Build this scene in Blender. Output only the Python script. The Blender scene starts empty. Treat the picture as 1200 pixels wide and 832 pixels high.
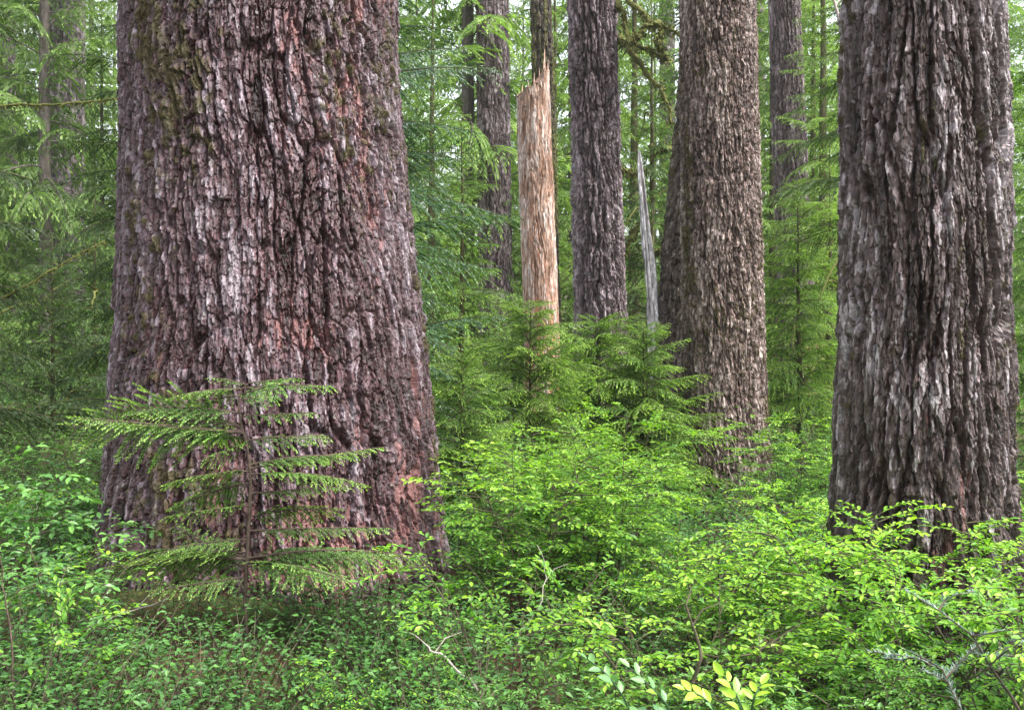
import bpy, math, random
import numpy as np

C = bpy.context.scene.collection
SC = bpy.context.scene
R = np.random.default_rng(7)
F, CX, CY, CAMZ = 1258.0, 600.0, 416.0, 1.4      # photograph pixels: focal length, centre; eye height


def wp(px, py, Y):
    """point at depth Y that projects to photograph pixel px, py"""
    return np.array([(px - CX) / F * Y, Y, CAMZ - (py - CY) / F * Y])


# ------------------------------------------------------------------ noise
def _hash(ix, iy, seed):
    ix = ix.astype(np.int64); iy = iy.astype(np.int64)
    h = (ix * 374761393 + iy * 668265263 + seed * 974634777) & 0xFFFFFFFF
    h = ((h ^ (h >> 13)) * 1274126177) & 0xFFFFFFFF
    h = ((h ^ (h >> 16)) * 2246822519) & 0xFFFFFFFF
    h ^= h >> 15
    return (h & 0xFFFFFF) / float(0xFFFFFF)


def vnoise(u, v, seed, per=None):
    iu = np.floor(u); iv = np.floor(v)
    fu = u - iu; fv = v - iv
    fu = fu * fu * (3 - 2 * fu); fv = fv * fv * (3 - 2 * fv)
    iu2 = iu + 1
    if per:
        iu = np.mod(iu, per); iu2 = np.mod(iu2, per)
    a = _hash(iu, iv, seed); b = _hash(iu2, iv, seed)
    c = _hash(iu, iv + 1, seed); d = _hash(iu2, iv + 1, seed)
    return (a * (1 - fu) + b * fu) * (1 - fv) + (c * (1 - fu) + d * fu) * fv - 0.5


def fbm(u, v, seed, per=None, octv=4, gain=0.5):
    s = 0; a = 1.0; k = 1
    for o in range(octv):
        s = s + a * vnoise(u * k, v * k, seed + o * 17, per * k if per else None)
        a *= gain; k *= 2
    return s


def voro(u, v, per, seed):
    """anisotropic cells: returns (F2-F1, id, du, dv)"""
    iu = np.floor(u); iv = np.floor(v)
    f1 = np.full(u.shape, 9.0); f2 = np.full(u.shape, 9.0)
    idv = np.zeros(u.shape); du = np.zeros(u.shape); dv = np.zeros(u.shape)
    for a in (-1, 0, 1):
        for b in (-1, 0, 1):
            cu = iu + a; cv = iv + b
            wu = np.mod(cu, per)
            pu = cu + 0.1 + 0.8 * _hash(wu, cv, seed); pv = cv + 0.05 + 0.9 * _hash(wu, cv, seed + 5)
            x = u - pu; y = v - pv
            d = np.sqrt(x * x + y * y)
            m = d < f1
            f2 = np.where(m, f1, np.minimum(f2, d))
            idv = np.where(m, _hash(wu, cv, seed + 11), idv)
            du = np.where(m, x, du); dv = np.where(m, y, dv)
            f1 = np.where(m, d, f1)
    return f2 - f1, idv, du, dv


def sstep(a, b, x):
    t = np.clip((x - a) / (b - a), 0, 1)
    return t * t * (3 - 2 * t)


# ------------------------------------------------------------------ mesh helpers
class Geo:
    def __init__(self):
        self.V = []; self.Q = []; self.T = []; self.A = {}; self.n = 0

    def add(self, V, Q=None, T=None, **attrs):
        V = np.asarray(V, dtype=np.float32).reshape(-1, 3)
        self.V.append(V)
        if Q is not None and len(Q): self.Q.append(np.asarray(Q, dtype=np.int64) + self.n)
        if T is not None and len(T): self.T.append(np.asarray(T, dtype=np.int64) + self.n)
        for k in set(self.A) | set(attrs):
            self.A.setdefault(k, [np.zeros(self.n, np.float32)] if self.n else [])
            v = attrs.get(k, 0.0)
            self.A[k].append(np.broadcast_to(np.asarray(v, np.float32), (len(V),)))
        self.n += len(V)

    def merged(self):
        V = np.concatenate(self.V)
        Q = np.concatenate(self.Q) if self.Q else np.zeros((0, 4), np.int64)
        T = np.concatenate(self.T) if self.T else np.zeros((0, 3), np.int64)
        return V, Q, T, {k: np.concatenate(a) for k, a in self.A.items()}

    def mesh(self, name, mat, smooth=False):
        V, Q, T, A = self.merged()
        me = bpy.data.meshes.new(name)
        nl = Q.size + T.size
        me.vertices.add(len(V)); me.vertices.foreach_set('co', V.ravel())
        me.loops.add(nl); me.polygons.add(len(Q) + len(T))
        me.loops.foreach_set('vertex_index', np.concatenate([Q.ravel(), T.ravel()]).astype(np.int32))
        me.polygons.foreach_set('loop_start', np.concatenate([np.arange(len(Q)) * 4, Q.size + np.arange(len(T)) * 3]).astype(np.int32))
        me.polygons.foreach_set('use_smooth', np.full(len(Q) + len(T), smooth))
        for k, a in A.items():
            at = me.attributes.new(k, 'FLOAT', 'POINT'); at.data.foreach_set('value', a.astype(np.float32))
        me.update(calc_edges=True)
        for m in (mat if isinstance(mat, (list, tuple)) else [mat]):
            me.materials.append(m)
        return me


def link(name, me, parent=None, loc=(0, 0, 0)):
    o = bpy.data.objects.new(name, me); C.objects.link(o)
    o.location = loc
    if parent is not None: o.parent = parent
    return o


def tag(o, label=None, cat=None, group=None, kind=None):
    if label: o['label'] = label
    if cat: o['category'] = cat
    if group: o['group'] = group
    if kind: o['kind'] = kind
    return o


def thing(name, label, cat, loc, group=None, rz=0.0):
    o = bpy.data.objects.new(name, None); C.objects.link(o)
    o.empty_display_size = 0.2
    o.location = loc; o.rotation_euler = (0, 0, rz)
    return tag(o, label, cat, group)


def dup(src, loc, rz, scale, label, group=None):
    r = src.copy(); C.objects.link(r)
    r.location = loc; r.rotation_euler = (0, 0, rz); r.scale = (scale,) * 3 if np.isscalar(scale) else scale
    r['label'] = label
    if group: r['group'] = group
    elif 'group' in r: del r['group']
    for ch in list(src.children):
        c = ch.copy(); C.objects.link(c); c.parent = r
    return r


def tube(g, P, rad, n=6, cap=True, **attrs):
    """tapered tube along the polyline P"""
    P = np.asarray(P, float); m = len(P)
    rad = np.broadcast_to(np.asarray(rad, float), (m,))
    T = np.gradient(P, axis=0); T /= np.linalg.norm(T, axis=1)[:, None] + 1e-9
    ref = np.array([0.0, 0, 1]) if abs(T[:, 2]).mean() < 0.8 else np.array([1.0, 0, 0])
    A = np.cross(T, ref); A /= np.linalg.norm(A, axis=1)[:, None] + 1e-9
    B = np.cross(T, A)
    th = np.arange(n) / n * 2 * np.pi
    V = P[:, None] + rad[:, None, None] * (np.cos(th)[None, :, None] * A[:, None] + np.sin(th)[None, :, None] * B[:, None])
    i = np.arange(m - 1)[:, None] * n; j = np.arange(n)[None]; j2 = (j + 1) % n
    Q = np.stack([i + j, i + j2, i + n + j2, i + n + j], -1).reshape(-1, 4)
    V = V.reshape(-1, 3)
    T3 = None
    if cap:
        V = np.concatenate([V, P[-1:] + T[-1:] * rad[-1]])
        k = (m - 1) * n
        T3 = np.stack([k + np.arange(n), k + (np.arange(n) + 1) % n, np.full(n, m * n)], -1)
    g.add(V, Q, T3, **attrs)


def norm(a):
    return a / (np.linalg.norm(a, axis=-1, keepdims=True) + 1e-9)


# leaf outlines: along, side, lift
LEAF_NEAR = (np.array([(0, 0, 0), (.22, -.36, .07), (.55, -.48, .09), (.85, -.24, .02), (1, 0, -.06), (.85, .24, .02), (.55, .48, .09), (.22, .36, .07), (.5, 0, 0)], float),
             np.array([(0, 1, 2, 8), (8, 2, 3, 4), (8, 4, 5, 6), (0, 8, 6, 7)]))
LEAF_MID = (np.array([(0, 0, 0), (.4, -.46, .07), (1, 0, -.05), (.4, .46, .07)], float), np.array([(0, 1, 2, 3)]))
NEEDLE = (np.array([(0, -.5, 0), (.9, -.4, 0), (1, .0, 0), (.0, .5, 0)], float), np.array([(0, 1, 2, 3)]))
TWIGLET = (np.array([(0, -.12, 0), (.45, -.5, 0), (1, 0, -.06), (.45, .5, 0)], float), np.array([(0, 1, 2, 3)]))


def leaves(g, P, D, U, L, W, tint, shape, **kw):
    """many leaves at once: position, direction, up, length, width"""
    tv, tf = shape
    P = np.asarray(P, float); n = len(P)
    if n == 0: return
    D = norm(np.asarray(D, float)); S = norm(np.cross(D, U)); N = np.cross(S, D)
    L = np.broadcast_to(L, (n,)); W = np.broadcast_to(W, (n,))
    V = (P[:, None] + tv[None, :, 0, None] * (L[:, None, None] * D[:, None]) + tv[None, :, 1, None] * (W[:, None, None] * S[:, None])
         + tv[None, :, 2, None] * (L[:, None, None] * N[:, None]))
    k = len(tv)
    Q = (np.arange(n)[:, None, None] * k + tf[None]).reshape(-1, 4)
    g.add(V.reshape(-1, 3), Q, tint=np.repeat(np.broadcast_to(tint, (n,)), k), **kw)


# ------------------------------------------------------------------ materials
def nodes_of(name):
    m = bpy.data.materials.new(name); m.use_nodes = True
    nt = m.node_tree; nt.nodes.clear()
    out = nt.nodes.new('ShaderNodeOutputMaterial')
    return m, nt, out


def N(nt, typ, **kw):
    n = nt.nodes.new(typ)
    for k, v in kw.items():
        if k in n.inputs: n.inputs[k].default_value = v
        else: setattr(n, k, v)
    return n


def ramp(nt, stops, interp='LINEAR'):
    r = nt.nodes.new('ShaderNodeValToRGB'); cr = r.color_ramp; cr.interpolation = interp
    while len(cr.elements) < len(stops): cr.elements.new(0.5)
    for e, (p, c) in zip(cr.elements, stops):
        e.position = p; e.color = tuple(c) + (1,)
    return r


def attr(nt, name):
    a = nt.nodes.new('ShaderNodeAttribute'); a.attribute_name = name; return a


def mixc(nt, fac, a, b, mode='MIX'):
    m = nt.nodes.new('ShaderNodeMix'); m.data_type = 'RGBA'; m.blend_type = mode
    for s, v in ((m.inputs[0], fac), (m.inputs[6], a), (m.inputs[7], b)):
        if hasattr(v, 'is_output') or isinstance(v, bpy.types.NodeSocket): nt.links.new(v, s)
        elif isinstance(v, (int, float)): s.default_value = v
        else: s.default_value = tuple(v) + (1,)
    return m.outputs[2]


def leaf_mat(name, stops, transl=0.35, rough=0.45, spec=0.4, tcol=(1.0, 1.15, 0.45)):
    m, nt, out = nodes_of(name)
    a = attr(nt, 'tint')
    r = ramp(nt, stops); nt.links.new(a.outputs['Fac'], r.inputs['Fac'])
    oi = N(nt, 'ShaderNodeObjectInfo')
    hs = N(nt, 'ShaderNodeHueSaturation', Saturation=1.0)
    mr = N(nt, 'ShaderNodeMapRange'); mr.inputs[3].default_value = 0.8; mr.inputs[4].default_value = 1.18
    nt.links.new(oi.outputs['Random'], mr.inputs[0]); nt.links.new(mr.outputs[0], hs.inputs['Value'])
    nt.links.new(r.outputs['Color'], hs.inputs['Color'])
    p = N(nt, 'ShaderNodeBsdfPrincipled', Roughness=rough)
    p.inputs['Specular IOR Level'].default_value = spec
    nt.links.new(hs.outputs[0], p.inputs['Base Color'])
    t = N(nt, 'ShaderNodeBsdfTranslucent')
    tc = mixc(nt, 1.0, hs.outputs[0], tcol, 'MULTIPLY')
    nt.links.new(tc, t.inputs['Color'])
    mx = N(nt, 'ShaderNodeMixShader'); mx.inputs[0].default_value = transl
    nt.links.new(p.outputs[0], mx.inputs[1]); nt.links.new(t.outputs[0], mx.inputs[2])
    nt.links.new(mx.outputs[0], out.inputs['Surface'])
    return m


def bark_mat(name, stops, moss=(0.062, 0.052, 0.016), red=(0.20, 0.088, 0.082), fine=60.0, bump=0.5, rough=0.62, spec=0.35, lich=(0.30, 0.29, 0.25), streak=0.5, alb=0.42):
    m, nt, out = nodes_of(name)
    tc = N(nt, 'ShaderNodeTexCoord')
    mp = N(nt, 'ShaderNodeMapping'); mp.inputs['Scale'].default_value = (1, 1, 0.22)
    nt.links.new(tc.outputs['Object'], mp.inputs['Vector'])
    n1 = N(nt, 'ShaderNodeTexNoise', Scale=fine, Detail=6.0, Roughness=0.65); nt.links.new(mp.outputs[0], n1.inputs['Vector'])
    n2 = N(nt, 'ShaderNodeTexNoise', Scale=fine * 0.16, Detail=5.0, Roughness=0.6); nt.links.new(mp.outputs[0], n2.inputs['Vector'])
    a = attr(nt, 'tint')
    ad = N(nt, 'ShaderNodeMath', operation='MULTIPLY_ADD'); nt.links.new(n2.outputs['Fac'], ad.inputs[0])
    ad.inputs[1].default_value = 0.9; ad.inputs[2].default_value = -0.45
    ad2 = N(nt, 'ShaderNodeMath', operation='ADD'); nt.links.new(ad.outputs[0], ad2.inputs[0]); nt.links.new(a.outputs['Fac'], ad2.inputs[1])
    r = ramp(nt, [(p_, tuple(x * alb for x in c_)) for p_, c_ in stops]); nt.links.new(ad2.outputs[0], r.inputs['Fac'])
    # fine fibre variation
    rv = ramp(nt, [(0.3, (1 - streak,) * 3), (0.7, (1 + streak,) * 3)]); nt.links.new(n1.outputs['Fac'], rv.inputs['Fac'])
    c = mixc(nt, 1.0, r.outputs['Color'], rv.outputs['Color'], 'MULTIPLY')
    mp2 = N(nt, 'ShaderNodeMapping'); mp2.inputs['Scale'].default_value = (1, 1, .3); nt.links.new(tc.outputs['Object'], mp2.inputs['Vector'])
    wn = mixc(nt, .022, mp2.outputs[0], n1.outputs['Color'])
    vc = N(nt, 'ShaderNodeTexVoronoi', Scale=fine * 1.7); nt.links.new(wn, vc.inputs['Vector'])
    sp = N(nt, 'ShaderNodeSeparateColor'); nt.links.new(vc.outputs['Color'], sp.inputs[0])
    vr = ramp(nt, [(0.0, (.62, .60, .60)), (.6, (1.0, 1.0, 1.0)), (1.0, (1.5, 1.46, 1.48))]); nt.links.new(sp.outputs[0], vr.inputs['Fac'])
    c = mixc(nt, 1.0, c, vr.outputs['Color'], 'MULTIPLY')
    ra = attr(nt, 'red'); c = mixc(nt, ra.outputs['Fac'], c, mixc(nt, n1.outputs['Fac'], tuple(x * 0.7 for x in red), tuple(min(1, x * 1.5) for x in red)))
    # pale lichen flecks
    vo = N(nt, 'ShaderNodeTexNoise', Scale=fine * 0.55, Detail=3.0); nt.links.new(tc.outputs['Object'], vo.inputs['Vector'])
    lr = ramp(nt, [(0.66, (0, 0, 0)), (0.72, (1, 1, 1))]); nt.links.new(vo.outputs['Fac'], lr.inputs['Fac'])
    lf = N(nt, 'ShaderNodeMath', operation='MULTIPLY'); nt.links.new(lr.outputs['Color'], lf.inputs[0]); lf.inputs[1].default_value = 0.55
    c = mixc(nt, lf.outputs[0], c, lich)
    ma = attr(nt, 'moss'); c = mixc(nt, ma.outputs['Fac'], c, mixc(nt, n1.outputs['Fac'], tuple(x * 0.5 for x in moss), tuple(x * 1.6 for x in moss)))
    p = N(nt, 'ShaderNodeBsdfPrincipled', Roughness=rough); p.inputs['Specular IOR Level'].default_value = spec
    nt.links.new(c, p.inputs['Base Color'])
    rr = N(nt, 'ShaderNodeMapRange'); nt.links.new(ma.outputs['Fac'], rr.inputs[0]); rr.inputs[3].default_value = rough; rr.inputs[4].default_value = 0.95
    nt.links.new(rr.outputs[0], p.inputs['Roughness'])
    hsum = N(nt, 'ShaderNodeMath', operation='ADD'); nt.links.new(n1.outputs['Fac'], hsum.inputs[0]); nt.links.new(sp.outputs[1], hsum.inputs[1])
    b = N(nt, 'ShaderNodeBump', Strength=bump, Distance=0.010); nt.links.new(hsum.outputs[0], b.inputs['Height'])
    nt.links.new(b.outputs[0], p.inputs['Normal'])
    nt.links.new(p.outputs[0], out.inputs['Surface'])
    return m


def plain_mat(name, c1, c2, scale=8.0, rough=0.8, bump=0.4, spec=0.25):
    m, nt, out = nodes_of(name)
    tc = N(nt, 'ShaderNodeTexCoord')
    n = N(nt, 'ShaderNodeTexNoise', Scale=scale, Detail=8.0, Roughness=0.65); nt.links.new(tc.outputs['Object'], n.inputs['Vector'])
    r = ramp(nt, [(0.35, c1), (0.65, c2)]); nt.links.new(n.outputs['Fac'], r.inputs['Fac'])
    p = N(nt, 'ShaderNodeBsdfPrincipled', Roughness=rough); p.inputs['Specular IOR Level'].default_value = spec
    nt.links.new(r.outputs['Color'], p.inputs['Base Color'])
    b = N(nt, 'ShaderNodeBump', Strength=bump, Distance=0.02); nt.links.new(n.outputs['Fac'], b.inputs['Height'])
    nt.links.new(b.outputs[0], p.inputs['Normal']); nt.links.new(p.outputs[0], out.inputs['Surface'])
    return m


M = {}
M['bark_red'] = bark_mat('flaky_bark', [(0.0, (.050, .016, .015)), (.25, (.130, .045, .048)), (.5, (.222, .110, .122)), (.72, (.335, .210, .243)), (.95, (.66, .54, .60))], fine=55, bump=.9, rough=.46, spec=.5, alb=.335)
M['bark_ridge'] = bark_mat('ridged_bark', [(0.0, (.055, .028, .022)), (.25, (.14, .085, .072)), (.5, (.215, .150, .137)), (.7, (.36, .265, .27)), (.9, (.82, .72, .74))], fine=50, bump=.9, rough=.46, spec=.5, alb=.385)
M['bark_scale'] = bark_mat('scaly_bark', [(0.0, (.070, .042, .034)), (.3, (.17, .112, .092)), (.6, (.29, .21, .18)), (1, (.60, .50, .45))], fine=34, bump=.6, rough=.55, alb=.58)
M['bark_mid'] = bark_mat('grey_scaly_bark', [(0.0, (.085, .055, .054)), (.3, (.18, .125, .125)), (.6, (.30, .22, .23)), (1, (.60, .50, .53))], fine=22, bump=.6, rough=.55, alb=.45)
M['bark_rear'] = bark_mat('pale_brown_bark', [(0.0, (.09, .055, .04)), (.3, (.20, .14, .105)), (.6, (.32, .24, .19)), (1, (.55, .47, .40))], fine=24, bump=.6, rough=.7, alb=.30)
M['bark_far'] = bark_mat('smooth_grey_bark', [(0.0, (.12, .095, .095)), (.4, (.18, .145, .145)), (.7, (.24, .20, .205)), (1, (.34, .29, .30))], fine=12, bump=.5, rough=.7, alb=.75)
M['snag'] = bark_mat('bare_red_wood', [(0.0, (.20, .090, .050)), (.3, (.40, .235, .155)), (.6, (.53, .365, .285)), (1, (.80, .70, .63))], fine=24, bump=.6, rough=.7, lich=(.60, .52, .45), red=(.38, .165, .095), alb=.60)
M['greywood'] = bark_mat('weathered_grey_wood', [(0.0, (.12, .10, .10)), (.35, (.38, .35, .35)), (1, (.78, .74, .75))], fine=26, bump=1.0, rough=.75, alb=1.0)
M['bark_moss'] = bark_mat('mossy_bark', [(0.0, (.04, .032, .02)), (.5, (.085, .065, .04)), (1, (.17, .13, .09))], fine=30, bump=.6, rough=.8, moss=(.10, .105, .022))
M['twig'] = plain_mat('twig_bark', (.045, .03, .022), (.12, .085, .065), 30)
M['stem'] = plain_mat('shrub_stem', (.035, .03, .018), (.10, .085, .05), 25)
M['deadwood'] = plain_mat('dead_twig', (.22, .19, .16), (.45, .40, .36), 30)
M['moss'] = leaf_mat('moss_tuft', [(0, (.025, .022, .006)), (.5, (.060, .052, .014)), (1, (.11, .095, .026))], transl=.2, rough=.9, spec=.1)
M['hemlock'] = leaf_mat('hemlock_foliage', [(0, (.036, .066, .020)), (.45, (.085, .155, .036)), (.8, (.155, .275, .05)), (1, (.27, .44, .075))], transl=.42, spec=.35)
M['hemlock_blue'] = leaf_mat('bluish_hemlock_foliage', [(0, (.032, .066, .038)), (.45, (.066, .135, .066)), (.8, (.11, .22, .08)), (1, (.19, .35, .09))], transl=.4, rough=.4, spec=.5)
M['hemlock_bright'] = leaf_mat('bright_hemlock_foliage', [(0, (.055, .115, .022)), (.45, (.13, .25, .038)), (.8, (.23, .40, .055)), (1, (.37, .56, .085))], transl=.45)
M['sapling'] = leaf_mat('pale_tipped_hemlock', [(0, (.050, .115, .030)), (.4, (.105, .23, .05)), (.7, (.21, .41, .08)), (1, (.40, .62, .14))], transl=.45)
M['far'] = leaf_mat('far_foliage', [(0, (.095, .155, .045)), (.5, (.20, .31, .085)), (1, (.34, .48, .13))], transl=.5, spec=.2)
M['berry'] = leaf_mat('berry_shrub_leaf', [(0, (.038, .105, .026)), (.4, (.080, .22, .038)), (.7, (.18, .395, .042)), (.95, (.35, .58, .055))], transl=.42, rough=.42, spec=.35)
M['glossy'] = leaf_mat('glossy_shrub_leaf', [(0, (.034, .095, .03)), (.5, (.070, .19, .052)), (1, (.16, .35, .065))], transl=.36, rough=.33, spec=.55)
M['cover'] = leaf_mat('ground_cover_leaf', [(0, (.034, .092, .028)), (.5, (.076, .195, .046)), (1, (.16, .36, .06))], transl=.4)
M['silver'] = leaf_mat('silvery_fir_needle', [(0, (.10, .16, .13)), (.5, (.19, .27, .24)), (1, (.36, .44, .42))], transl=.15, rough=.4, spec=.5, tcol=(1, 1.05, .8))
M['bigleaf'] = leaf_mat('broad_pale_leaf', [(0, (.12, .25, .11)), (.5, (.20, .38, .13)), (.75, (.25, .46, .05)), (1, (.30, .50, .04))], transl=.42, rough=.35, spec=.4)
M['litter'] = leaf_mat('leaf_litter', [(0, (.055, .024, .014)), (.5, (.13, .060, .035)), (1, (.27, .16, .10))], transl=.05, rough=.8, spec=.15, tcol=(1, .8, .6))


def ground_mat():
    m, nt, out = nodes_of('forest_floor')
    tc = N(nt, 'ShaderNodeTexCoord')
    n1 = N(nt, 'ShaderNodeTexNoise', Scale=1.1, Detail=6.0); nt.links.new(tc.outputs['Object'], n1.inputs['Vector'])
    n2 = N(nt, 'ShaderNodeTexNoise', Scale=28.0, Detail=8.0, Roughness=.7); nt.links.new(tc.outputs['Object'], n2.inputs['Vector'])
    r1 = ramp(nt, [(.3, (.035, .018, .011)), (.6, (.095, .050, .030)), (.8, (.15, .085, .05))]); nt.links.new(n2.outputs['Fac'], r1.inputs['Fac'])
    r2 = ramp(nt, [(.3, (.022, .032, .008)), (.7, (.06, .085, .018))]); nt.links.new(n2.outputs['Fac'], r2.inputs['Fac'])
    r3 = ramp(nt, [(.42, (0, 0, 0)), (.6, (1, 1, 1))]); nt.links.new(n1.outputs['Fac'], r3.inputs['Fac'])
    c = mixc(nt, r3.outputs['Color'], r1.outputs['Color'], r2.outputs['Color'])
    p = N(nt, 'ShaderNodeBsdfPrincipled', Roughness=.9); p.inputs['Specular IOR Level'].default_value = .2
    nt.links.new(c, p.inputs['Base Color'])
    b = N(nt, 'ShaderNodeBump', Strength=.8, Distance=.05); nt.links.new(n2.outputs['Fac'], b.inputs['Height'])
    nt.links.new(b.outputs[0], p.inputs['Normal']); nt.links.new(p.outputs[0], out.inputs['Surface'])
    return m


# ------------------------------------------------------------------ ground
def gz(x, y):
    x = np.asarray(x, float); y = np.asarray(y, float)
    z = -0.36 + 0.60 * np.exp(-((x + 1.7) / 2.2) ** 2 - ((y - 5.7) / 3.0) ** 2) - 0.12 * np.exp(-((x - 2.2) / 1.6) ** 2 - ((y - 5) / 3) ** 2)
    z = z + 0.16 * fbm(x * 0.55 + 31, y * 0.55 + 7, 3, octv=3) + 0.05 * vnoise(x * 2.3, y * 2.3, 9)
    z = z + 0.035 * np.clip(y - 16, 0, 60) + .12 * np.clip(y - 76, 0, 200)
    return z


def build_ground():
    ys = np.concatenate([np.linspace(-14, 0, 30), np.linspace(0.1, 12, 190), np.linspace(12.3, 40, 90), np.linspace(42, 90, 40), np.geomspace(95, 230, 8)])
    xs = np.concatenate([-np.geomspace(170, 16, 20), np.linspace(-15, 15, 340), np.geomspace(16, 170, 20)])
    X, Y = np.meshgrid(xs, ys)
    Z = gz(X, Y)
    g = Geo(); ny, nx = X.shape
    i = np.arange(ny - 1)[:, None] * nx; j = np.arange(nx - 1)[None]
    g.add(np.stack([X, Y, Z], -1), np.stack([i + j, i + j + 1, i + nx + j + 1, i + nx + j], -1).reshape(-1, 4))
    tag(link('ground', g.mesh('ground', ground_mat(), True)), kind='structure')


build_ground()


# ------------------------------------------------------------------ trunks
def trunk_geo(edges, Y, style, seed, ztop, dense_top_py=-70, dz=0.008, nfront=420, flare=0.0, red=None, moss=None, broken=None, tilt_y=0.0, zdown=0.25, nback=70):
    """trunk from its photographed left and right edges [(py, pxl, pxr)...] at depth Y; returns (Geo, base xyz, path function)"""
    e = np.array(edges, float)
    zz = CAMZ - (e[:, 0] - CY) / F * Y
    a1, a2 = np.arctan((e[:, 1] - CX) / F), np.arctan((e[:, 2] - CX) / F)
    al, be = (a1 + a2) / 2, (a2 - a1) / 2
    c = Y * np.tan(al); r = Y / np.cos(al) * np.sin(be)
    o = np.argsort(zz); zz, c, r = zz[o], c[o], r[o]
    sc = (c[-1] - c[0]) / (zz[-1] - zz[0]); sr = max(-0.03, min((r[-1] - r[0]) / (zz[-1] - zz[0]), -0.006))

    def cen(z):
        return np.where(z > zz[-1], c[-1] + sc * (z - zz[-1]), np.interp(z, zz, c))

    def rad(z):
        return np.where(z > zz[-1], np.maximum(r[-1] + sr * (z - zz[-1]), 0.08 * r[-1]), np.interp(z, zz, r))
    xb = float(cen(zz[0])); zb = float(gz(xb, Y)) - zdown
    zd = CAMZ - (dense_top_py - CY) / F * Y
    if broken is not None: zd = ztop
    z = np.arange(zb, zd, dz)
    if ztop > zd: z = np.concatenate([z, np.linspace(zd + dz * 3, ztop, 40)])
    a0 = math.radians(115)
    th = np.concatenate([np.linspace(-a0, a0, nfront, endpoint=False), np.linspace(a0, 2 * np.pi - a0, nback, endpoint=False)])
    phi0 = math.atan2(-xb, -Y)   # angle pointing towards the eye, from +y... used below
    TH, Z = np.meshgrid(th, z)
    R0 = rad(Z)
    rref = float(np.median(r))
    per_m = 2 * np.pi * rref
    u = (TH + np.pi) / (2 * np.pi) * per_m; v = Z
    disp, tint, rd, ms = style(u, v, per_m, seed, TH, Z)
    if red is not None:
        rd = np.clip((red(TH, Z, u, v) - .8 * rd - .04) * 5, 0, 1) * .85
        disp = disp - .010 * rd
    else:
        rd = rd * 0
    if moss is not None: ms = np.clip(np.maximum(ms, moss(TH, Z, u, v)), 0, 1)
    zg = float(gz(xb, Y))
    if flare > 0:
        k = np.exp(-np.clip(Z - zg, 0, 9) / 0.35)
        lobes = 0.5 + 0.5 * np.cos(5 * TH + seed) + 0.5 * np.cos(3 * TH + 2.1 * seed)
        R0 = R0 + flare * k * (0.35 + 0.65 * lobes)
    disp = disp + ms * 0.012 * (1 + fbm(u * 40, v * 40, seed + 80, octv=2))
    RR = R0 + disp
    ex = np.array([-xb, -Y, 0]); ex /= np.linalg.norm(ex); ey = np.array([-ex[1], ex[0], 0])
    P = np.cos(TH)[..., None] * ex + np.sin(TH)[..., None] * ey
    V = P * RR[..., None]
    V[..., 0] += cen(Z) - xb
    V[..., 1] += tilt_y * (Z - zg)
    V[..., 2] = Z - zg
    if broken is not None:
        top = broken(TH, V[..., 0] + xb) - zg
        V[..., 2] = np.minimum(V[..., 2], top)
    g = Geo(); nz, nt = TH.shape
    i = np.arange(nz - 1)[:, None] * nt; j = np.arange(nt)[None]; j2 = (j + 1) % nt
    Q = np.stack([i + j, i + j2, i + nt + j2, i + nt + j], -1).reshape(-1, 4)
    VV = V.reshape(-1, 3)
    topc = V[-1].mean(0)
    VV = np.concatenate([VV, topc[None]])
    k = (nz - 1) * nt
    T3 = np.stack([k + np.arange(nt), k + (np.arange(nt) + 1) % nt, np.full(nt, nz * nt)], -1)
    ap = lambda a, s=0.3: np.concatenate([np.broadcast_to(a, TH.shape).ravel(), [s]])
    g.add(VV, Q, T3, tint=ap(tint), red=ap(rd, 0.), moss=ap(ms, 0.))
    info = dict(V=V, P=P, moss=ms, base=np.array([xb, Y, zg]), cen=cen, rad=rad, nz=nz, nt=nt)
    return g, info


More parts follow.
